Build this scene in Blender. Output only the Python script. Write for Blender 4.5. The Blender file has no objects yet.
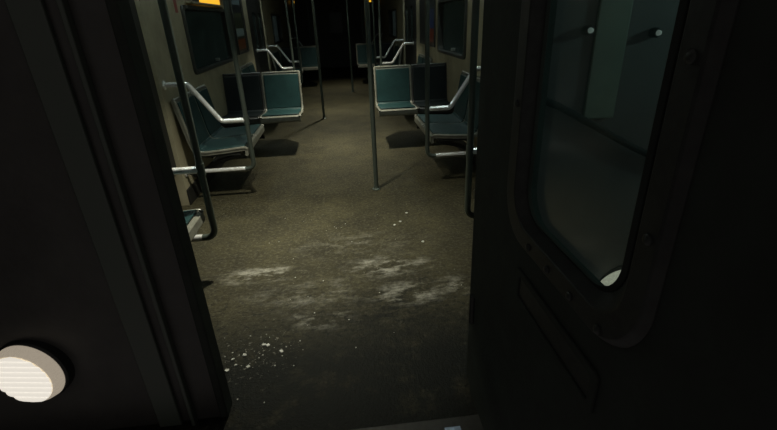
import bpy, bmesh, math, random
from mathutils import Vector, Matrix
random.seed(7)
scene = bpy.context.scene
COL = scene.collection
PI = math.pi

# ------------------------------------------------------------------ helpers
class MB:
    """collects shapes, builds ONE mesh object"""
    def __init__(self):
        self.v = []; self.f = []
    def add(self, verts, faces):
        n = len(self.v)
        self.v += [tuple(p) for p in verts]
        self.f += [tuple(i + n for i in f) for f in faces]
    def box(self, x0, x1, y0, y1, z0, z1):
        x0, x1 = sorted((x0, x1)); y0, y1 = sorted((y0, y1)); z0, z1 = sorted((z0, z1))
        self.add([(x0,y0,z0),(x1,y0,z0),(x1,y1,z0),(x0,y1,z0),(x0,y0,z1),(x1,y0,z1),(x1,y1,z1),(x0,y1,z1)],
                 [(3,2,1,0),(4,5,6,7),(0,1,5,4),(1,2,6,5),(2,3,7,6),(3,0,4,7)])
        return self
    def tube(self, path, r, n=14, cap=True):
        P = [Vector(p) for p in path]
        rings = []
        t0 = (P[1] - P[0]).normalized()
        a = Vector((0, 0, 1)) if abs(t0.z) < .9 else Vector((1, 0, 0))
        u = t0.cross(a).normalized()
        for i, p in enumerate(P):
            if i == 0: t = t0
            elif i == len(P) - 1: t = (P[i] - P[i-1]).normalized()
            else: t = ((P[i+1] - P[i]).normalized() + (P[i] - P[i-1]).normalized()).normalized()
            u = (u - t * u.dot(t)).normalized()
            w = t.cross(u)
            rings.append([p + (u * math.cos(k*2*PI/n) + w * math.sin(k*2*PI/n)) * r for k in range(n)])
        vs = [q for rg in rings for q in rg]
        fs = []
        for i in range(len(P) - 1):
            for k in range(n):
                fs.append((i*n+k, i*n+(k+1) % n, (i+1)*n+(k+1) % n, (i+1)*n+k))
        if cap:
            fs.append(tuple(reversed(range(n))))
            fs.append(tuple((len(P)-1)*n + k for k in range(n)))
        self.add(vs, fs); return self
    def lathe(self, prof, c, axis='Z', n=32):
        """prof = [(r, h)], swept around an axis through c"""
        vs = []; fs = []
        c = Vector(c)
        for r, h in prof:
            for k in range(n):
                a = k*2*PI/n; p, q = r*math.cos(a), r*math.sin(a)
                d = {'Z': (p, q, h), 'Y': (q, h, p), 'X': (h, p, q)}[axis]
                vs.append(c + Vector(d))
        m = len(prof)
        for i in range(m - 1):
            for k in range(n):
                fs.append((i*n+k, i*n+(k+1) % n, (i+1)*n+(k+1) % n, (i+1)*n+k))
        fs.append(tuple(reversed(range(n)))); fs.append(tuple((m-1)*n+k for k in range(n)))
        self.add(vs, fs); return self
    def slab(self, prof, x0, x1, th):
        """profile (y,z) offset by thickness, extruded over x"""
        P = [Vector((0, a, b)) for a, b in prof]
        N = []
        for i in range(len(P)):
            t = (P[min(i+1, len(P)-1)] - P[max(i-1, 0)]).normalized()
            N.append(Vector((0, t.z, -t.y)))
        Q = [p + n*th for p, n in zip(P, N)]
        m = len(P); vs = []
        for x in (x0, x1):
            for p in P: vs.append((x, p.y, p.z))
            for q in Q: vs.append((x, q.y, q.z))
        fs = []
        for i in range(m - 1):
            a, b = i, i+1
            fs.append((a, b, 2*m+b, 2*m+a)); fs.append((m+b, m+a, 3*m+a, 3*m+b))
            fs.append((b, a, m+a, m+b)); fs.append((2*m+a, 2*m+b, 3*m+b, 3*m+a))
        fs.append((0, 2*m, 3*m, m)); fs.append((m-1, 2*m-1, 4*m-1, 3*m-1))
        self.add(vs, fs); return self
    def build(self, name, mat, parent=None, smooth=True, bevel=0, seg=2):
        me = bpy.data.meshes.new(name)
        me.from_pydata(self.v, [], self.f)
        bm = bmesh.new(); bm.from_mesh(me)
        bmesh.ops.recalc_face_normals(bm, faces=bm.faces)
        bm.to_mesh(me); bm.free()
        me.materials.append(mat)
        o = bpy.data.objects.new(name, me)
        COL.objects.link(o)
        if smooth:
            for p in me.polygons: p.use_smooth = True
            try:
                me.set_sharp_from_angle(angle=math.radians(35))
            except Exception:
                pass
        if bevel:
            b = o.modifiers.new('Bevel', 'BEVEL'); b.width = bevel; b.segments = seg
            b.limit_method = 'ANGLE'; b.angle_limit = math.radians(40)
        if parent is not None: o.parent = parent
        return o

def fillet(path, rad, n=6):
    """round the inner corners of a polyline"""
    P = [Vector(p) for p in path]; out = [P[0]]
    for i in range(1, len(P) - 1):
        a, b, c = P[i-1], P[i], P[i+1]
        d1 = (a - b); d2 = (c - b)
        r = min(rad, d1.length*.45, d2.length*.45)
        p, q = b + d1.normalized()*r, b + d2.normalized()*r
        for k in range(n + 1):
            t = k/n
            out.append(p*(1-t)**2 + b*2*t*(1-t) + q*t*t)
    out.append(P[-1]); return out

def rrect(y0, y1, z0, z1, r, n=10):
    """rounded rectangle loop in the (y,z) plane"""
    pts = []
    for cy, cz, a0 in ((y1-r, z1-r, 0), (y0+r, z1-r, PI/2), (y0+r, z0+r, PI), (y1-r, z0+r, 1.5*PI)):
        for k in range(n + 1):
            a = a0 + k/n*PI/2
            pts.append((cy + r*math.cos(a), cz + r*math.sin(a)))
    return pts

def ring(mb, loops):
    """loops: list of lists of 3-D points with equal count, bridged in a closed cycle"""
    m = len(loops); n = len(loops[0]); vs = [p for l in loops for p in l]; fs = []
    for i in range(m):
        j = (i+1) % m
        for k in range(n):
            fs.append((i*n+k, i*n+(k+1) % n, j*n+(k+1) % n, j*n+k))
    mb.add(vs, fs)

def tag(o, label=None, cat=None, group=None, kind=None):
    if label: o['label'] = label
    if cat: o['category'] = cat
    if group: o['group'] = group
    if kind: o['kind'] = kind
    return o
def thing(name, label, cat, loc=(0,0,0), rz=0, group=None, kind=None):
    o = bpy.data.objects.new(name, None); COL.objects.link(o)
    o.empty_display_size = .1
    o.location = loc; o.rotation_euler = (0, 0, rz)
    return tag(o, label, cat, group, kind)
def copy_tree(o, parent=None):
    c = o.copy(); COL.objects.link(c)
    if parent is not None: c.parent = parent
    for ch in list(o.children): copy_tree(ch, c)
    return c

# ------------------------------------------------------------------ materials
def mat(name, col, rough=.5, metal=0, spec=.5, noise=None, bump=None, emit=None, estr=0):
    """noise=(scale, col2, lo, hi) mottling between col and col2; bump=(scale, strength)"""
    m = bpy.data.materials.new(name); m.use_nodes = True
    nt = m.node_tree; N = nt.nodes; L = nt.links
    b = N['Principled BSDF']
    b.inputs['Base Color'].default_value = (*col, 1)
    b.inputs['Roughness'].default_value = rough
    b.inputs['Metallic'].default_value = metal
    b.inputs['Specular IOR Level'].default_value = spec
    tc = None
    if noise or bump: tc = N.new('ShaderNodeTexCoord')
    if noise:
        sc, c2, lo, hi = noise
        t = N.new('ShaderNodeTexNoise'); t.inputs['Scale'].default_value = sc; t.inputs['Detail'].default_value = 6
        t.inputs['Roughness'].default_value = .65
        L.new(tc.outputs['Object'], t.inputs['Vector'])
        r = N.new('ShaderNodeMapRange'); r.inputs[1].default_value = lo; r.inputs[2].default_value = hi
        L.new(t.outputs['Fac'], r.inputs[0])
        x = N.new('ShaderNodeMix'); x.data_type = 'RGBA'
        x.inputs[6].default_value = (*col, 1); x.inputs[7].default_value = (*c2, 1)
        L.new(r.outputs[0], x.inputs[0]); L.new(x.outputs[2], b.inputs['Base Color'])
    if bump:
        t = N.new('ShaderNodeTexNoise'); t.inputs['Scale'].default_value = bump[0]; t.inputs['Detail'].default_value = 4
        L.new(tc.outputs['Object'], t.inputs['Vector'])
        u = N.new('ShaderNodeBump'); u.inputs['Strength'].default_value = bump[1]; u.inputs['Distance'].default_value = .01
        L.new(t.outputs['Fac'], u.inputs['Height']); L.new(u.outputs[0], b.inputs['Normal'])
    if emit:
        b.inputs['Emission Color'].default_value = (*emit, 1); b.inputs['Emission Strength'].default_value = estr
    return m

M = {}
M['wall'] = mat('beige_wall', (.40, .365, .255), .55, noise=(5, (.26, .235, .16), .35, .75), bump=(30, .1))
M['dark_wall'] = mat('dark_panel', (0.0168, 0.0168, 0.0157), .5, noise=(8, (0.0140, 0.0157, 0.0151), .4, .7))
M['ceiling'] = mat('ceiling_panel', (0.0896, 0.0840, 0.0672), .6, noise=(3, (0.0504, 0.0476, 0.0392), .4, .7))
M['trim'] = mat('window_surround', (0.0392, 0.0420, 0.0370), .45, noise=(12, (0.0252, 0.0269, 0.0235), .4, .7))
M['base'] = mat('black_skirting', (0.0168, 0.0168, 0.0157), .5)
M['chrome'] = mat('worn_chrome', (.95, .96, .97), .18, .45, noise=(20, (.45, .43, .38), .5, .8))
M['pole'] = mat('dull_steel', (.085, .105, .092), .38, .5, noise=(14, (.075, .09, .078), .45, .75))
M['shell'] = mat('pale_seat_shell', (.20, .20, .17), .32, noise=(18, (.12, .12, .10), .45, .75))
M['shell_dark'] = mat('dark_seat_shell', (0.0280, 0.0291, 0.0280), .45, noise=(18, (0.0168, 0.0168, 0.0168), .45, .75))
M['teal'] = mat('teal_seat_cushion', (.0145, .044, .046), .45, spec=.25, noise=(9, (.009, .027, .029), .4, .75), bump=(60, .15))
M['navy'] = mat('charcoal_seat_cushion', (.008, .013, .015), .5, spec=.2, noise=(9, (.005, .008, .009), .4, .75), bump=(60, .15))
M['iron'] = mat('dark_iron', (.04, .042, .04), .5, .6)
M['rubber'] = mat('black_rubber', (.032, .034, .031), .55, spec=.3, noise=(30, (.02, .02, .019), .4, .7))
M['paint'] = mat('dark_green_black_paint', (.040, .046, .040), .8, spec=.1, noise=(7, (.03, .032, .028), .35, .7), bump=(45, .08))
M['body'] = mat('dark_car_body', (.060, .058, .053), .5, noise=(5, (.04, .038, .035), .35, .7), bump=(30, .1))
M['body_strip'] = mat('car_body_strip', (.07, .085, .07), .5, noise=(9, (.075, .085, .07), .35, .7))
M['ribbed'] = mat('pale_green_strip', (.13, .165, .12), .5, noise=(6, (.085, .105, .08), .35, .7))
M['end_wall'] = mat('end_wall_panel', (.075, .066, .062), .6)
M['bolt'] = mat('bolt_steel', (.03, .033, .03), .5, .2)
M['tunnel'] = mat('tunnel_concrete', (.03, .03, .028), .9, noise=(2, (.015, .015, .014), .4, .7))
M['lens'] = mat('headlight_lens', (.8, .78, .7), .3, emit=(1, .93, .82), estr=.72)
M['glint_lens'] = mat('marker_glint_lens', (.35, .35, .32), .3, emit=(.95, 1, .92), estr=.08)
M['lens_rim'] = mat('headlight_barrel', (.6, .55, .42), .35, emit=(1, .85, .66), estr=.30, noise=(90, (.35, .3, .22), .4, .6))
M['amber'] = mat('amber_sign_panel', (.8, .5, .05), .4, emit=(1, .50, .03), estr=1.0)
M['diffuser'] = mat('lamp_diffuser', (.8, .8, .75), .5, emit=(1, .93, .78), estr=2.2)
M['strip'] = mat('fill_strip_diffuser', (.5, .5, .45), .5, emit=(.82, 1, .93), estr=16)
M['litter'] = mat('pale_litter', (.5, .5, .46), .4)
M['latch'] = mat('pale_latch', (.3, .32, .3), .3)

def floor_mat():
    m = bpy.data.materials.new('worn_speckled_floor'); m.use_nodes = True
    nt = m.node_tree; N = nt.nodes; L = nt.links; b = N['Principled BSDF']
    tc = N.new('ShaderNodeTexCoord')
    def noise(scale, detail=5, stretch=None, rough=.6, off=0):
        t = N.new('ShaderNodeTexNoise'); t.inputs['Scale'].default_value = scale
        t.inputs['Detail'].default_value = detail; t.inputs['Roughness'].default_value = rough
        mp = N.new('ShaderNodeMapping'); mp.inputs['Scale'].default_value = stretch or (1, 1, 1)
        mp.inputs['Location'].default_value = (off, off*.7, 0)
        L.new(tc.outputs['Object'], mp.inputs[0]); L.new(mp.outputs[0], t.inputs['Vector'])
        return t.outputs['Fac']
    def rng(src, a, c, lo=0, hi=1):
        r = N.new('ShaderNodeMapRange'); r.inputs[1].default_value = a; r.inputs[2].default_value = c
        r.inputs[3].default_value = lo; r.inputs[4].default_value = hi; r.clamp = True
        L.new(src, r.inputs[0]); return r.outputs[0]
    def mul(a, c):
        k = N.new('ShaderNodeMath'); k.operation = 'MULTIPLY'; L.new(a, k.inputs[0])
        if isinstance(c, (int, float)): k.inputs[1].default_value = c
        else: L.new(c, k.inputs[1])
        return k.outputs[0]
    def mix(f, a, c):
        x = N.new('ShaderNodeMix'); x.data_type = 'RGBA'
        L.new(f, x.inputs[0])
        for i, q in ((6, a), (7, c)):
            if isinstance(q, tuple): x.inputs[i].default_value = (*q, 1)
            else: L.new(q, x.inputs[i])
        return x.outputs[2]
    sep = N.new('ShaderNodeSeparateXYZ'); L.new(tc.outputs['Object'], sep.inputs[0])
    X, Y = sep.outputs[0], sep.outputs[1]
    # base colour: worn brown with broad mottling, fine speckle, darker by the doorway
    c = mix(rng(noise(2.6, 7, rough=.7), .36, .66), (.058, .052, .029), (.025, .0225, .014))
    c = mix(mul(rng(noise(11, 6, rough=.7, off=7), .45, .68), .6), c, (0.0291, 0.0269, 0.0185))
    c = mix(mul(rng(noise(46, 3), .50, .64), .5), c, (0.1064, 0.0980, 0.0700))
    c = mix(mul(rng(noise(34, 3, off=4), .53, .66), .6), c, (0.0196, 0.0185, 0.0134))
    near = rng(Y, 2.02, 1.55)                       # darker close to the end door
    near_dark = mul(near, rng(noise(6, 8, rough=.75, off=9), .26, .48))
    c = mix(near_dark, c, (0.0090, 0.0101, 0.0084))
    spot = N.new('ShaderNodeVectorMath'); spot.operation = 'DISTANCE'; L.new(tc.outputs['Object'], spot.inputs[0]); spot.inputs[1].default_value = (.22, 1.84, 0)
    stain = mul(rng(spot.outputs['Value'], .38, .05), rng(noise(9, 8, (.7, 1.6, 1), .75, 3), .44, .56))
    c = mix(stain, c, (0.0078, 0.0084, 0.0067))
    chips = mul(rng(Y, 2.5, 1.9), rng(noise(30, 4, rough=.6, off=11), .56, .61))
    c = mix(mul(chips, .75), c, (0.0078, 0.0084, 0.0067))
    # wet scuffs: streaks and broken specks, lamp glints painted in as pale colour
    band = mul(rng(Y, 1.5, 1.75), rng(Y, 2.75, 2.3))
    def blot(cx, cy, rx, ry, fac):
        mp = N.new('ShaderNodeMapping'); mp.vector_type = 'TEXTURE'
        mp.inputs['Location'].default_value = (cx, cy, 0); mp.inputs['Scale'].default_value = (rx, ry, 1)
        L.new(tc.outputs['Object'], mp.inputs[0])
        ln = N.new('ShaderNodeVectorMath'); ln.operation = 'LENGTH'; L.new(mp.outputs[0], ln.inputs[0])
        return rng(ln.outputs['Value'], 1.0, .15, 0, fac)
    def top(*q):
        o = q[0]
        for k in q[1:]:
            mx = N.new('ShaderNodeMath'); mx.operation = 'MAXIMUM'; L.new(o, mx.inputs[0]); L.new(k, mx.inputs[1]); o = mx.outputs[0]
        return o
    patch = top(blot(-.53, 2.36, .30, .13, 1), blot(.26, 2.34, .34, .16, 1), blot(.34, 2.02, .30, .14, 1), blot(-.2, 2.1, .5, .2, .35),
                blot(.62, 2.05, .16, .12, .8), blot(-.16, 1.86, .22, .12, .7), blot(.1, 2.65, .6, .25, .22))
    glint_streak = mul(mul(patch, rng(noise(7, 5, (.75, 1.5, 1), .68, 2.3), .47, .70)), rng(noise(34, 4, (.8, 1.2, 1), .7, 1.3), .36, .60, .35, 1))
    glint_specks = mul(blot(-.44, 1.63, .24, .26, 1), rng(noise(46, 6, rough=.75, off=6), .58, .66))
    wet_glint = top(glint_streak, glint_specks)
    c = mix(mul(wet_glint, .85), c, (.66, .64, .55))
    L.new(c, b.inputs['Base Color'])
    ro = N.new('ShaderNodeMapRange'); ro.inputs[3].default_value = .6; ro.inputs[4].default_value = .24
    L.new(rng(wet_glint, .05, .5), ro.inputs[0]); L.new(ro.outputs[0], b.inputs['Roughness'])
    L.new(rng(wet_glint, .02, .5, .12, .6), b.inputs['Specular IOR Level'])
    ad = N.new('ShaderNodeMath'); ad.operation = 'ADD'
    L.new(mul(noise(20, 6, rough=.7, off=5), rng(wet_glint, 0, .6, .6, 3)), ad.inputs[0]); L.new(mul(noise(70, 3), .8), ad.inputs[1])
    bp = N.new('ShaderNodeBump'); bp.inputs['Strength'].default_value = .6; bp.inputs['Distance'].default_value = .012
    L.new(ad.outputs[0], bp.inputs['Height']); L.new(bp.outputs[0], b.inputs['Normal'])
    return m
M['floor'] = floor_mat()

def glass_mat(name, tint, dirt, film=(.10, .15, .15), through=False):
    m = bpy.data.materials.new(name); m.use_nodes = True
    nt = m.node_tree; N = nt.nodes; L = nt.links
    N.remove(N['Principled BSDF']); out = N['Material Output']
    tr = N.new('ShaderNodeBsdfTransparent'); tr.inputs[0].default_value = (*tint, 1)
    gl = N.new('ShaderNodeBsdfGlossy'); gl.inputs['Roughness'].default_value = .16
    df = N.new('ShaderNodeBsdfTranslucent' if through else 'ShaderNodeBsdfDiffuse'); df.inputs[0].default_value = (*film, 1)
    fr = N.new('ShaderNodeFresnel'); fr.inputs[0].default_value = 1.5
    ge = N.new('ShaderNodeNewGeometry'); fm = N.new('ShaderNodeMath'); fm.operation = 'SUBTRACT'; fm.use_clamp = True   # reflect on outer faces only
    L.new(fr.outputs[0], fm.inputs[0]); L.new(ge.outputs['Backfacing'], fm.inputs[1])
    a = N.new('ShaderNodeMixShader'); L.new(fm.outputs[0], a.inputs[0]); L.new(tr.outputs[0], a.inputs[1]); L.new(gl.outputs[0], a.inputs[2])
    tc = N.new('ShaderNodeTexCoord'); t = N.new('ShaderNodeTexNoise'); t.inputs['Scale'].default_value = 6; t.inputs['Detail'].default_value = 6
    L.new(tc.outputs['Object'], t.inputs['Vector'])
    r = N.new('ShaderNodeMapRange'); r.inputs[1].default_value = .3; r.inputs[2].default_value = .75
    r.inputs[3].default_value = dirt*.4; r.inputs[4].default_value = dirt
    L.new(t.outputs['Fac'], r.inputs[0])
    s = N.new('ShaderNodeMixShader'); L.new(r.outputs[0], s.inputs[0]); L.new(a.outputs[0], s.inputs[1]); L.new(df.outputs[0], s.inputs[2])
    L.new(s.outputs[0], out.inputs[0])
    return m
M['glass'] = glass_mat('dirty_window_glass', (.5, .62, .62), .5)
M['door_glass'] = glass_mat('dirty_door_glass', (.85, .97, .95), .05, (.10, .17, .17), True)

def poster_mat():
    """blurred advert: pale blue head, dark band, white block, orange-brown foot"""
    m = bpy.data.materials.new('printed_advert'); m.use_nodes = True
    nt = m.node_tree; N = nt.nodes; L = nt.links; b = N['Principled BSDF']
    tc = N.new('ShaderNodeTexCoord'); sp = N.new('ShaderNodeSeparateXYZ'); L.new(tc.outputs['Generated'], sp.inputs[0])
    cr = N.new('ShaderNodeValToRGB'); cr.color_ramp.interpolation = 'CONSTANT'
    stops = [(0, (.10, .06, .03)), (.04, (.30, .085, .025)), (.22, (.06, .07, .05)), (.27, (.40, .50, .52)), (.41, (.06, .075, .05)),
             (.60, (.11, .13, .07)), (.68, (.03, .035, .05)), (.82, (.24, .33, .40)), (.97, (.1, .12, .12))]
    e = cr.color_ramp.elements
    while len(e) < len(stops): e.new(.5)
    for k, (p, c) in enumerate(stops): e[k].position = p; e[k].color = (*[q*.6 for q in c], 1)
    L.new(sp.outputs[2], cr.inputs[0]); L.new(cr.outputs[0], b.inputs['Base Color']); b.inputs['Roughness'].default_value = .35
    return m
M['poster'] = poster_mat()
def poster_mat2():
    m = M['poster'].copy(); m.name = 'printed_advert_blue_red'
    cr = [n for n in m.node_tree.nodes if n.type == 'VALTORGB'][0]
    e = cr.color_ramp.elements
    cols = [(.10, .05, .03), (.36, .07, .035), (.30, .06, .04), (.06, .10, .34), (.10, .13, .30), (.05, .06, .07), (.04, .045, .05), (.10, .12, .13), (.05, .06, .06)]
    for k, c in enumerate(cols): e[k].color = (*[q*.6 for q in c], 1)
    return m
M['poster_red'] = poster_mat2()

# ------------------------------------------------------------------ layout numbers (metres, +Y down the aisle)
WX = 1.35            # inner face of side walls
Y_END = 1.30         # outer face of the car end
Y_FAR = 15.2
CEIL = 2.2
BEN = .80            # bench front edge
RX = .765            # pole row
ZB = .27
RAILS = [2.39, 3.71, 8.04, 9.37, 13.71]

# ------------------------------------------------------------------ setting
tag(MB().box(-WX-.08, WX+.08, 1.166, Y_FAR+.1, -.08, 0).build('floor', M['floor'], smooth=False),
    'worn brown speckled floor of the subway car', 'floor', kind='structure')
tag(MB().box(-WX-.08, WX+.08, Y_END, Y_FAR+.1, CEIL, CEIL+.06).build('ceiling', M['ceiling'], smooth=False),
    'dim ceiling of the subway car', 'ceiling', kind='structure')

DOORS = [(2.47, 3.63), (8.12, 9.29)]
WINS = {-1: [(1.62, 2.28), (4.52, 6.2), (10.35, 11.8)], 1: [(1.62, 2.28), (4.66, 5.95), (10.35, 11.8)]}
WZ0, WZ1 = 1.0, 1.585
DZ1 = 1.98
def side_wall(name, s):
    mb = MB(); y = Y_END
    ops = sorted([(a, b, 'd') for a, b in DOORS] + [(a, b, 'w') for a, b in WINS[s]])
    X0, X1 = s*WX, s*(WX+.08)
    for a, b, k in ops:
        mb.box(X0, X1, y, a, 0, CEIL)
        if k == 'd': mb.box(X0, X1, a, b, DZ1, CEIL)
        else:
            mb.box(X0, X1, a, b, 0, WZ0); mb.box(X0, X1, a, b, WZ1, CEIL)
        y = b
    mb.box(X0, X1, y, Y_FAR+.1, 0, CEIL)
    return tag(mb.build(name, M['wall'], smooth=False), 'beige %s side wall of the subway car' % name.split('_')[1], 'wall', kind='structure')
side_wall('wall_left', -1); side_wall('wall_right', 1)
for s, nm in ((-1, 'baseboard_left'), (1, 'baseboard_right')):
    mb = MB(); y = Y_END + .1
    for a, b in DOORS + [(Y_FAR, Y_FAR)]:
        mb.box(s*(WX-.015), s*WX, y, a, 0, .14); y = b
    tag(mb.build(nm, M['base'], bevel=.004), 'black skirting along the %s wall' % nm.split('_')[1], 'skirting', kind='structure')
tag(MB().box(-WX, WX, Y_FAR, Y_FAR+.08, 0, CEIL).build('wall_back', M['end_wall'], smooth=False),
    'dark end wall at the far end of the car', 'wall', kind='structure')

# side windows: surround, pane, latch
n_w = 0
def make_window(s, a, b):
    global n_w; n_w += 1
    w = thing('window_%d' % n_w, '%s side window of the car, %s' % ('left' if s < 0 else 'right',
              {1.62: 'beside the end door', 4.52: 'above the nearest bench in full view', 4.66: 'above the nearest bench in full view', 10.35: 'far down the aisle'}[a]), 'window', (s*WX, (a+b)/2, WZ0), 0, None, 'structure')
    h = (b-a)/2; H = WZ1-WZ0; mb = MB(); fr = .012
    o = rrect(-h-fr, h+fr, -fr, H+fr, .05); i = rrect(-h+.02, h-.02, .02, H-.02, .06)
    ring(mb, [[(s*.0, y, z) for y, z in o], [(-s*.025, y, z) for y, z in o], [(-s*.025, y, z) for y, z in i], [(s*.05, y, z) for y, z in i]])
    mb.build('window_frame', M['trim'], w, bevel=.004)
    MB().box(s*.040, s*.046, -h+.01, h-.01, .01, H-.01).build('pane', M['glass'], w, smooth=False)
    if a in (4.52, 4.66):
        MB().box(-s*.005, s*.039, h-.70, h-.66, .04, .07).build('latch', M['latch'], w, bevel=.004)
    return w
for k in range(3):
    make_window(-1, *WINS[-1][k]); make_window(1, *WINS[1][k])

# sliding side doors (two leaves each, with windows)
n_d = 0
def make_door(s, a, b, txt):
    global n_d; n_d += 1
    d = thing('door_%d' % n_d, txt, 'door', (s*(WX+.03), (a+b)/2, 0), 0, None, 'structure')
    h = (b-a)/2
    for k in (-1, 1):
        y0, y1 = (-h, -.004) if k < 0 else (.004, h)
        o = []; i = rrect(y0+.13, y1-.13, .95, 1.6, .06)
        cy, cz = (y0+y1)/2, 1.275
        for (y, z) in i:                                # outer rectangle point on the same ray
            dy, dz = y-cy, z-cz
            t = min(((y1-y0)/2)/abs(dy) if abs(dy) > 1e-6 else 1e9, ((DZ1-cz) if dz > 0 else cz)/abs(dz) if abs(dz) > 1e-6 else 1e9)
            o.append((cy+dy*t, cz+dz*t))
        mb = MB(); ring(mb, [[(0, *p) for p in o], [(0, *p) for p in i], [(s*.035, *p) for p in i], [(s*.035, *p) for p in o]])
        lf = mb.build('door_leaf', M['dark_wall'], d, smooth=False)
        MB().box(s*.014, s*.020, y0+.12, y1-.12, .94, 1.61).build('pane', M['glass'], lf, smooth=False)
    return d
make_door(-1, *DOORS[0], 'left sliding side doors nearest the end door')
make_door(1, *DOORS[0], 'right sliding side doors nearest the end door')
make_door(-1, *DOORS[1], 'left sliding side doors beyond the paired seats')
make_door(1, *DOORS[1], 'right sliding side doors beyond the paired seats')
# dark panels on the side walls: behind the adverts, and the door pockets before the second doors
k = 6
for s, nm in ((-1, 'left'), (1, 'right')):
    tag(MB().box(s*(WX-.004), s*(WX-.0002), 6.27, 7.40, 1.03, 2.0).build('trim_%d' % k, M['dark_wall'], smooth=False), 'dark panel behind the advert on the %s wall' % nm, 'trim', kind='structure')
    tag(MB().box(s*(WX-.004), s*(WX-.0002), 7.74, 8.11, .14, 2.0).build('trim_%d' % (k+1), M['dark_wall'], smooth=False), 'dark door pocket panel on the %s wall before the second side doors' % nm, 'trim', kind='structure')
    k += 2
# far end door
d = thing('door_5', 'dark closed door in the far end wall', 'door', (0, Y_FAR, 0), 0, None, 'structure')
MB().box(-.42, .42, -.03, -.001, 0, 1.95).build('door_leaf', M['end_wall'], d, bevel=.006)
MB().box(-.2, .2, -.036, -.031, 1.05, 1.65).build('pane', M['glass'], d, smooth=False)
MB().box(.30, .36, -.06, -.031, .95, 1.08).build('handle', M['iron'], d, bevel=.005)

# near car end: bulkhead round the doorway with stepped frame
DL, DR, DH = -.497, .485, 1.98
mb = MB()
for x0, x1 in ((-WX-.08, DL-.03), (DR+.03, WX+.08)): mb.box(x0, x1, Y_END, Y_END+.06, -.35, CEIL+.06)
mb.box(DL-.03, DR+.03, Y_END, Y_END+.06, DH+.03, CEIL+.06)
tag(mb.build('wall_front', M['body'], smooth=False), 'dark outer end of the car around the doorway', 'wall', kind='structure')
mb = MB()                                              # jamb lining
mb.box(DL-.03, DL, Y_END-.01, Y_END+.07, 0, DH+.03); mb.box(DR, DR+.03, Y_END-.01, Y_END+.07, 0, DH+.03)
mb.box(DL, DR, Y_END-.01, Y_END+.07, DH, DH+.03)
tag(mb.build('trim_1', M['paint'], bevel=.006), 'dark door lining of the near doorway', 'trim', kind='structure')
tag(MB().box(DL-.135, DL-.12, Y_END-.03, Y_END-.001, -.3, DH+.14).build('trim_2', M['body_strip'], bevel=.004),
    'thin upright bead left of the near doorway', 'trim', kind='structure')
tag(MB().box(DL-.26, DL-.175, Y_END-.018, Y_END-.001, -.3, DH+.14).build('trim_3', M['body_strip'], bevel=.004),
    'wide upright strip left of the near doorway', 'trim', kind='structure')
tag(MB().box(.80, .90, Y_END-.012, Y_END-.001, 1.10, DH+.14).build('trim_4', M['ribbed'], bevel=.004),
    'upright strip on the car end seen through the door window', 'trim', kind='structure')
# sill plate with tread ribs
tag(MB().box(DL-.03, DR+.03, 1.09, 1.165, -.06, .005).build('trim_5', M['rubber'], bevel=.003),
    'dark steel sill at the foot of the near doorway', 'trim', kind='structure')
tag(MB().box(.335, .395, 1.095, 1.122, .005, .008).build('catch_plate', mat('blue_glint_steel', (.55, .7, .95), .25, .6), bevel=.002),  # bluish glint put into the plate's base colour
    'small shiny metal plate on the doorway sill at the bottom edge', 'plate')
# tunnel
for nm, s in (('tunnel_wall', -1), ('tunnel_wall', 1)):
    tag(MB().box(s*2.3, s*2.5, -1, 17, -1, 4).build(nm, M['tunnel'], smooth=False),
        'dark tunnel wall outside the %s windows' % ('left' if s < 0 else 'right'), 'tunnel wall', kind='structure')

# ------------------------------------------------------------------ open end door leaf (hinged outwards, lying along the aisle axis)
LX, LT = .478, .045
LY0, LY1, LZ0, LZ1 = .20, 1.285, -.13, 1.97
leaf = thing('door_6', 'dark end door swung open on the right, with a rounded window', 'door', (LX, LY1, 0), 0, None, 'structure')
def P(x, y, z): return (x - LX, y - LY1, z)
wy0, wy1, wz0, wz1 = .515, .975, .935, 1.70
inn = rrect(wy0, wy1, wz0, wz1, .09)
cy, cz = (wy0+wy1)/2, (wz0+wz1)/2
out = []
for y, z in inn:
    dy, dz = y-cy, z-cz
    t = min(((LY1-cy) if dy > 0 else (cy-LY0))/abs(dy) if abs(dy) > 1e-6 else 1e9, ((LZ1-cz) if dz > 0 else (cz-LZ0))/abs(dz) if abs(dz) > 1e-6 else 1e9)
    out.append((cy+dy*t, cz+dz*t))
# make sure the four corners are exact
for (yc, zc) in ((LY0, LZ0), (LY0, LZ1), (LY1, LZ0), (LY1, LZ1)):
    k = min(range(len(out)), key=lambda q: (out[q][0]-yc)**2 + (out[q][1]-zc)**2); out[k] = (yc, zc)
mb = MB(); ring(mb, [[P(LX, *p) for p in out], [P(LX, *p) for p in inn], [P(LX+LT, *p) for p in inn], [P(LX+LT, *p) for p in out]])
mb.build('door_leaf', M['paint'], leaf, smooth=False)
mb = MB()                                              # gasket: raised, sloped inwards to the pane
g0 = rrect(wy0-.055, wy1+.06, wz0-.055, wz1+.05, .13); g1 = rrect(wy0-.04, wy1+.05, wz0-.045, wz1+.04, .12)
g2 = rrect(wy0, wy1, wz0, wz1, .09); g3 = rrect(wy0+.052, wy1-.012, wz0+.012, wz1-.012, .08)
ring(mb, [[P(LX, *p) for p in g0], [P(LX-.014, *p) for p in g1], [P(LX-.014, *p) for p in g2], [P(LX+.026, *p) for p in g3], [P(LX+.0262, *p) for p in g2]])
gk = mb.build('window_frame', M['rubber'], leaf, bevel=.003)
mb = MB()                                              # thin bright bead where glass meets gasket
b1 = rrect(wy0+.046, wy1-.006, wz0+.006, wz1-.006, .085); b2 = rrect(wy0+.056, wy1-.016, wz0+.016, wz1-.016, .078)
ring(mb, [[P(LX+.018, *p) for p in b1], [P(LX+.014, *p) for p in b2], [P(LX+.024, *p) for p in b2], [P(LX+.026, *p) for p in b1]])
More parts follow.
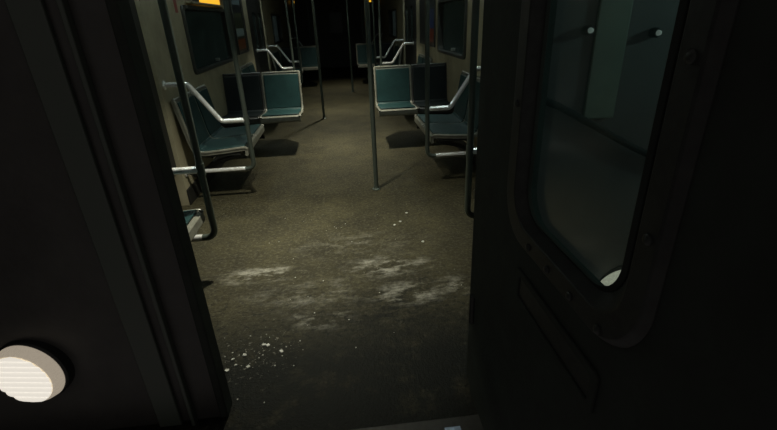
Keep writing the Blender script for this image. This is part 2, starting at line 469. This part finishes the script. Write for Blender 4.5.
tag(mb  .build('glazing_bead', M['paint'], gk, bevel=.001), 'thin bead around the glass')
bolts = []
mid = rrect(wy0-.022, wy1+.026, wz0-.026, wz1+.022, .11)
per = [(wy1+.026, z) for z in (1.22, 1.46)] + [(wy0-.022, z) for z in (1.12, 1.36, 1.6)] + [(y, wz0-.026) for y in (.56, .66, .76, .86)]
for y, z in per:
    MB().lathe([(.009, 0), (.009, -.004), (.006, -.007), (.002, -.008)], P(LX-.013, y, z), 'X', 12).build('bolt', M['bolt'], gk)
MB().box(*[P(LX+.026, 0, 0)[0], P(LX+.031, 0, 0)[0]], wy0-LY1-.004, wy1-LY1+.004, wz0-.004, wz1+.004).build('pane', M['door_glass'], leaf, smooth=False)
# recessed pull slot below the window
s0 = rrect(.545, .935, .715, .812, .012, 4); s1 = rrect(.565, .915, .733, .794, .008, 4)
mb = MB(); ring(mb, [[P(LX, *p) for p in s0], [P(LX-.007, *p) for p in s0], [P(LX-.007, *p) for p in s1], [P(LX-.0005, *p) for p in s1]])
sl = mb.build('pull_slot', M['paint'], leaf, bevel=.002)
mb = MB(); mb.box(*[P(LX-.002, 0, 0)[0], P(LX-.0006, 0, 0)[0]], .566-LY1, .914-LY1, .734, .793)
mb.build('slot_back', M['rubber'], sl, smooth=False)
mb = MB()
for z in (.35, 1.75): mb.tube([P(LX-.004, LY1+.008, z), P(LX-.004, LY1+.008, z+.12)], .012)
mb.build('hinge', M['bolt'], leaf)

# ------------------------------------------------------------------ headlights on the car end
def make_headlight(x, z, label):
    h = thing('headlight', label, 'light', (x, Y_END, z), 0, 'round lights on the car end')
    h.rotation_euler = (0, 0, math.radians(-9))
    MB().lathe([(.126, .024), (.126, -.012), (.121, -.018), (.116, -.018)], (0, 0, 0), 'Y', 48).build('bezel', M['iron'], h)
    MB().lathe([(.117, -.016), (.119, -.022), (.112, -.045), (.103, -.056)], (0, 0, 0), 'Y', 48).build('barrel', M['lens_rim'], h)
    mb = MB()                                          # lens face with horizontal ribs
    n = 9; R = .1025
    for k in range(n):
        z0 = -R + 2*R*k/n; z1 = -R + 2*R*(k+1)/n; steps = 4
        for j in range(steps):
            a = z0 + (z1-z0)*j/steps; b = z0 + (z1-z0)*(j+1)/steps
            da = -.057 - .004*math.sin(PI*j/steps); db = -.057 - .004*math.sin(PI*(j+1)/steps)
            wa = math.sqrt(max(R*R-a*a, 1e-7)); wb = math.sqrt(max(R*R-b*b, 1e-7))
            mb.add([(-wa, da, a), (wa, da, a), (wb, db, b), (-wb, db, b)], [(0, 1, 2, 3)])
    mb.build('lens', M['lens'], h)
    return h
make_headlight(-1.105, .335, 'round glowing white light with a ribbed lens at lower left')
make_headlight(1.072, .412, 'round white light glimpsed as a bright wedge through the open door window')
# two small marker lights, glint put in as lens glow, and a slanted cable
for x, z, t in ((.775, 1.36, 'tiny pale marker light behind the door window, nearer the glass edge by the doorway'), (.985, 1.345, 'tiny pale marker light behind the door window, farther from the doorway')):
    k = thing('marker_light', t, 'light', (x, Y_END, z), 0, 'small marker lights behind the door window')
    MB().lathe([(.014, -.001), (.014, -.018), (.011, -.024)], (0, 0, 0), 'Y', 16).build('housing', M['iron'], k)
    MB().lathe([(.008, -.024), (.007, -.030), (.003, -.033)], (0, 0, 0), 'Y', 16).build('lens', M['glint_lens'], k)
tag(MB().tube(fillet([(.60, Y_END-.014, 1.19), (.70, Y_END-.014, 1.155), (.99, Y_END-.02, .995), (1.2, Y_END-.014, .9)], .05), .011).build('cable', mat('black_cable', (.012, .012, .012), .8, spec=.1)),
    'dark slanted cable on the car end seen through the door window', 'cable')

# ------------------------------------------------------------------ seats
PROF = [(.008, -.075), (-.004, -.055), (0, -.012), (.02, .002), (.06, .0), (.20, -.012), (.36, -.022), (.415, -.012), (.44, .02),
        (.455, .09), (.475, .22), (.495, .34), (.505, .405), (.515, .425)]
CUSH_P = [(.022, .006), (.06, .006), (.20, -.006), (.36, -.016), (.408, -.008), (.428, .014)]
CUSH_B = [(.430, .02), (.447, .09), (.467, .22), (.488, .345), (.497, .402)]
SW = .46
def shell(parent, xc, ms, mc):
    """one seat: front edge at y=0, pan at z=0, facing -y"""
    w = SW/2 - .006
    sh = MB().slab(PROF, xc-w, xc+w, .026).build('seat_shell', ms, parent, bevel=.008, seg=3)
    rim = MB()                                          # rolled rim along both sides and over the top
    for sx in (-1, 1):
        pts = [(xc+sx*(w-.006), a, b) for a, b in PROF[2:]]
        rim.tube(fillet(pts, .02, 3), .013, 8)
    a, b = PROF[-1]; rim.tube([(xc-w+.004, a, b), (xc+w-.004, a, b)], .013, 8)
    rim.build('rim', ms, sh)
    MB().slab(CUSH_P, xc-w+.020, xc+w-.020, -.012).build('seat_cushion', mc, sh, bevel=.005)
    MB().slab(CUSH_B, xc-w+.020, xc+w-.020, -.012).build('back_cushion', mc, sh, bevel=.005)
    return sh
def make_bench(label, group):
    """two seats side by side, local x along the wall, facing local -y, wall behind at y = .55"""
    t = thing('two_seat_bench', label, 'seat', (0, 0, 0), 0, group)
    shell(t, -.225, M['shell'], M['teal']); shell(t, .225, M['shell'], M['teal'])
    MB().box(-.44, .44, .07, .40, -.062, -.040).build('under_frame', M['iron'], t, bevel=.004)
    for x in (-.3, .3):
        MB().slab([(.08, -.075), (.30, -.13), (.548, -.25)], x-.02, x+.02, .03).build('wall_bracket', M['iron'], t, bevel=.003)
    return t
proto = make_bench('x', 'two-seat benches along the side walls')
BL = WX - BEN
def place_bench(s, yc, label, first=[True]):
    t = proto if first[0] else copy_tree(proto)
    first[0] = False
    t.location = (s*BEN, yc, .45); t.rotation_euler = (0, 0, -s*PI/2); t['label'] = label
for s, nm in ((-1, 'left'), (1, 'right')):
    place_bench(s, 1.93, 'teal two-seat bench along the %s wall, mostly hidden beside the near doorway' % nm)
    place_bench(s, 4.17, 'teal two-seat bench along the %s wall, fully seen between rail and paired forward seats' % nm)
    place_bench(s, 6.78, 'teal two-seat bench along the %s wall behind the nearer paired forward seats' % nm)
    place_bench(s, 9.84, 'dim two-seat bench along the %s wall in front of the far paired seats' % nm)
def make_pair(s, label):
    """pair facing the camera: teal seat on the aisle, charcoal seat at the wall; origin at the wall"""
    t = thing('paired_transverse_seat', label, 'seat', (0, 0, 0), 0, 'paired seats facing the near doorway')
    xa = -s*(WX - .45 - SW/2); xw = xa + s*SW          # aisle seat and wall seat
    xa, xw = s*(.445 + SW/2) - s*WX, s*(.445 + SW*1.5) - s*WX
    shell(t, xa, M['shell'], M['teal'])
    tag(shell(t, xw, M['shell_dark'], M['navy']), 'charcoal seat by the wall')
    a, b = sorted((s*.47 - s*WX, -s*.003))
    MB().box(a, b, .10, .40, -.066, -.044).build('under_frame', M['iron'], t, bevel=.004)
    MB().slab([(.10, -.07), (.25, -.19), (.40, -.30)], min(-s*.40, -s*.003), max(-s*.40, -s*.003), .04).build('wall_bracket', M['iron'], t, bevel=.003)
    return t
for s, nm in ((-1, 'left'), (1, 'right')):
    t = make_pair(s, 'paired forward-facing seats on the %s, teal aisle seat beside charcoal wall seat' % nm)
    t.location = (s*WX, 5.02, .45)
    u = copy_tree(t); u.location = (s*WX, 10.68, .45)
    u['label'] = 'dim paired forward-facing seats far down the aisle on the %s' % nm

# ------------------------------------------------------------------ bench-end grab rails
def make_rail(s, label):
    t = thing('grab_rail', label, 'rail', (0, 0, 0), 0, 'grab rails at the bench ends')
    pole = fillet([(s*RX, 0, CEIL-.002), (s*RX, 0, ZB), (s*(WX-.004), 0, ZB)], .06, 8)
    MB().tube(pole, .0195, 16).build('pole', M['pole'], t)
    arm = fillet([(s*(RX+.010), 0, .69), (s*.965, 0, .69), (s*1.17, 0, 1.0), (s*(WX-.004), 0, 1.0)], .03, 8)
    tag(MB().tube(arm, .02, 16).build('armrest', M['chrome'], t), 'bright chrome bent armrest')
    tag(MB().tube([(s*(RX+.075), 0, ZB+.001), (s*(WX-.014), 0, ZB+.001)], .02, 16).build('lower_sleeve', M['chrome'], t), 'bright chrome lower bar')
    MB().tube([(s*RX, 0, .655), (s*RX, 0, .725)], .023, 16).build('collar', M['pole'], t)
    MB().lathe([(.036, 0), (.036, -s*.008), (.024, -s*.014)], (s*(WX-.001), 0, 1.0), 'X', 20).build('wall_flange', M['chrome'], t)
    MB().lathe([(.036, 0), (.036, -s*.008), (.024, -s*.014)], (s*(WX-.001), 0, ZB), 'X', 20).build('wall_flange', M['chrome'], t)
    MB().lathe([(.034, 0), (.034, -.008), (.022, -.014)], (s*RX, 0, CEIL-.001), 'Z', 20).build('ceiling_flange', M['pole'], t)
    return t
where = ['beside the near doorway', 'at the fully seen bench', 'beyond the nearer paired seats', 'past the second side doors', 'farthest down the aisle']
for s, nm in ((-1, 'left'), (1, 'right')):
    t = None
    for y, wh in zip(RAILS, where):
        lb = 'chrome bent grab rail with upright pole on the %s, %s' % (nm, wh)
        t0 = make_rail(s, lb) if t is None else copy_tree(t)
        if t is None: t = t0
        t0.location = (0, y, 0); t0['label'] = lb

# ------------------------------------------------------------------ free poles in the aisle
pp = None
for x, y, lb in ((.288, 3.68, 'upright steel pole nearest the camera, right of the aisle'),
                 (-.277, 6.98, 'upright steel pole on the left of the aisle past the teal seat'),
                 (.264, 9.60, 'thin far upright pole right of the aisle, beyond the right teal seat')):
    if pp is None:
        pp = t = thing('stanchion_pole', lb, 'pole', (x, y, 0), 0, 'free-standing poles in the aisle')
        MB().tube([(0, 0, .004), (0, 0, CEIL-.002)], .020, 18).build('pole', M['pole'], t)
        MB().lathe([(.038, .0005), (.038, .008), (.026, .016), (.022, .035)], (0, 0, 0), 'Z', 24).build('floor_flange', M['pole'], t)
        MB().lathe([(.038, -.001), (.038, -.008), (.022, -.02)], (0, 0, CEIL), 'Z', 24).build('ceiling_flange', M['pole'], t)
    else:
        t = copy_tree(pp); t.location = (x, y, 0); t['label'] = lb

# ------------------------------------------------------------------ signs, adverts
t = thing('lit_sign', 'amber glowing sign box above the left window', 'sign', (-WX, 5.40, 1.612))
mb = MB(); ring(mb, [[(x, y, z) for y, z in rrect(-.72, .72, 0, .26, .015, 4)] if i in (0, 1) else [(x, y, z) for y, z in rrect(-.70, .70, .018, .242, .01, 4)] for i, x in enumerate((.001, .07, .07, .055))])
mb.build('sign_box', M['wall'], t, bevel=.003)
MB().box(.045, .054, -.42, .40, .02, .24).build('amber_panel', M['amber'], t, smooth=False)
MB().box(.045, .054, -.69, -.43, .02, .24).build('dark_panel', M['base'], t, smooth=False)
for s, y, m, lb in ((-1, 6.88, 'poster', 'framed advert with white block and orange foot on the left wall'),
                    (1, 6.38, 'poster_red', 'framed blue and red advert on the right wall')):
    t = thing('advert_poster', lb, 'poster', (s*(WX-.0042), y, 1.06), 0, 'adverts on the side walls')
    ring_mb = MB(); w = .28 if s < 0 else .18
    ring(ring_mb, [[(-s*x, yy, z) for yy, z in rrect(-w-d, w+d, -d, .74+d, .01, 3)] for x, d in ((.001, .03), (.018, .03), (.018, 0), (.006, 0))])
    ring_mb.build('frame', M['trim'], t, bevel=.002)
    MB().box(-s*.002, -s*.007, -w, w, 0, .74).build('sheet', M[m], t, smooth=False)
# little red sticker on the wall panel
tag(MB().box(-WX, -WX+.002, 4.36, 4.43, 1.53, 1.64).build('sticker', mat('red_sticker', (.25, .04, .03), .5), smooth=False),
    'small faded red sticker on the beige left wall by the window', 'sticker')
for x, z, lb in ((-1.27, 1.98, 'tiny amber indicator lamp high at the far end, left'), (1.12, 1.93, 'tiny amber indicator lamp high at the far end, right')):
    t = thing('indicator_lamp', lb, 'light', (x, Y_FAR, z), 0, 'amber indicator lamps on the far wall')
    MB().box(-.05, .05, -.03, -.001, -.04, .04).build('housing', M['iron'], t, bevel=.004)
    MB().box(-.035, .035, -.036, -.031, -.028, .028).build('lens', M['amber'], t, bevel=.002)

# ------------------------------------------------------------------ litter on the floor: crumbs of glass and paper nobody could count
mb = MB()
def crumb(x, y, r):
    n = random.randint(4, 6); a0 = random.random()*6
    top = [(x + r*math.cos(a0+k*2*PI/n)*random.uniform(.6, 1), y + r*math.sin(a0+k*2*PI/n)*random.uniform(.6, 1), random.uniform(.25, .6)*r + .001) for k in range(n)]
    bot = [(p[0], p[1], .0005) for p in top]
    mb.add(top + bot, [tuple(range(n)), tuple(reversed(range(n, 2*n)))] + [(k, (k+1) % n, n+(k+1) % n, n+k) for k in range(n)])
for _ in range(30): crumb(random.gauss(-.40, .10), random.gauss(1.66, .10), random.uniform(.002, .005))
for _ in range(40): crumb(random.uniform(-.6, .65), random.uniform(1.6, 3.3), random.uniform(.0015, .005))
for x, y in ((-.55, 1.62), (-.53, 1.58), (-.50, 1.64), (-.56, 1.55), (-.42, 1.70), (-.40, 1.69), (-.47, 1.56), (-.33, 1.64)): crumb(x, y, random.uniform(.008, .015))  # larger pale crumbs added to stand for glints on the wet floor
for x, y in ((.48, 3.1), (.41, 2.95), (.36, 2.9), (.52, 2.6)): crumb(x, y, .012)
tag(mb.build('litter_crumbs', M['litter'], smooth=False), 'pale crumbs of litter, some standing for wet glints, scattered over the near floor', 'litter', kind='stuff')

# ------------------------------------------------------------------ ceiling lamps
def area(name, loc, power, size, col, parent=None, spread=180):
    l = bpy.data.lights.new(name, 'AREA'); l.shape = 'DISK'; l.size = size; l.energy = power; l.color = col
    l.spread = math.radians(spread)
    o = bpy.data.objects.new(name, l); COL.objects.link(o); o.location = loc
    if parent: o.parent = parent
    return o
WARM = (.98, .94, .74)
for x, y, p, sp, lb in ((-.34, 2.85, 20, 92, 'ceiling lamp over the near floor'), (0, 5.18, 15, 76, 'ceiling lamp over the nearer paired seats'),
                    (0, 7.6, 17, 100, 'ceiling lamp by the second side doors'), (0, 10.3, 5, 84, 'weak ceiling lamp far down the aisle')):
    t = thing('ceiling_lamp', lb, 'lamp', (x, y, CEIL), 0, 'ceiling lamps above the aisle')
    MB().lathe([(.13, -.001), (.13, -.02), (.11, -.03)], (0, 0, 0), 'Z', 32).build('housing', M['iron'], t)
    area('bulb', (0, 0, -.045), p, .09, WARM, t, sp)
# unseen strips added for fill and rail highlights, either side of the ceiling
for s in (-1, 1):
    t = thing('fill_strip', 'added unseen fill strip along the %s side of the ceiling' % ('left' if s < 0 else 'right'), 'lamp', (s*1.24, 5.3, CEIL), 0, 'added fill strips')
    MB().box(-.03, .03, -3.75, 3.75, -.03, -.001).build('housing', M['iron'], t, bevel=.004)
    MB().box(-.014, .014, -3.7, 3.7, -.036, -.031).build('diffuser', M['strip'], t, smooth=False)

t = thing('tunnel_fill', 'added unseen green-white fill light on the right tunnel wall outside the car end', 'lamp', (2.3, .8, 1.75))  # unseen lamp added to light the car end behind the door glass
MB().lathe([(.07, -.001), (.07, -.03), (.05, -.05)], (0, 0, 0), 'X', 20).build('housing', M['iron'], t)
o = area('bulb', (-.06, 0, 0), 3.8, .1, (.72, 1, .95), t); o.rotation_euler = (0, PI/2, 0)
# ------------------------------------------------------------------ world, camera, view
w = bpy.data.worlds.new('tunnel_dark'); scene.world = w; w.use_nodes = True
w.node_tree.nodes['Background'].inputs[0].default_value = (1, .93, .88, 1)
w.node_tree.nodes['Background'].inputs[1].default_value = .095

cam = bpy.data.cameras.new('camera'); co = bpy.data.objects.new('camera', cam); COL.objects.link(co)
F, YAW, PITCH, ROLL = 431.83, .0895, .4273, -.0425
cy_, sy_, cp, sp = math.cos(YAW), math.sin(YAW), math.cos(PITCH), math.sin(PITCH)
right = Vector((cy_, -sy_, 0)); fwd = Vector((sy_*cp, cy_*cp, -sp)); up = right.cross(fwd)
r2 = right*math.cos(ROLL) + up*math.sin(ROLL); u2 = -right*math.sin(ROLL) + up*math.cos(ROLL)
m = Matrix((r2, u2, -fwd)).transposed().to_4x4(); m.translation = (.0574, 0, 1.4143)
co.matrix_world = m
cam.sensor_fit = 'HORIZONTAL'; cam.sensor_width = 36; cam.lens = F/777*36; cam.clip_start = .02
scene.camera = co
vs = scene.view_settings
vs.view_transform = 'Standard'; vs.look = 'None'; vs.exposure = 0; vs.gamma = 1; vs.use_curve_mapping = False
try:
    scene.cycles.use_denoising = True
except Exception:
    pass
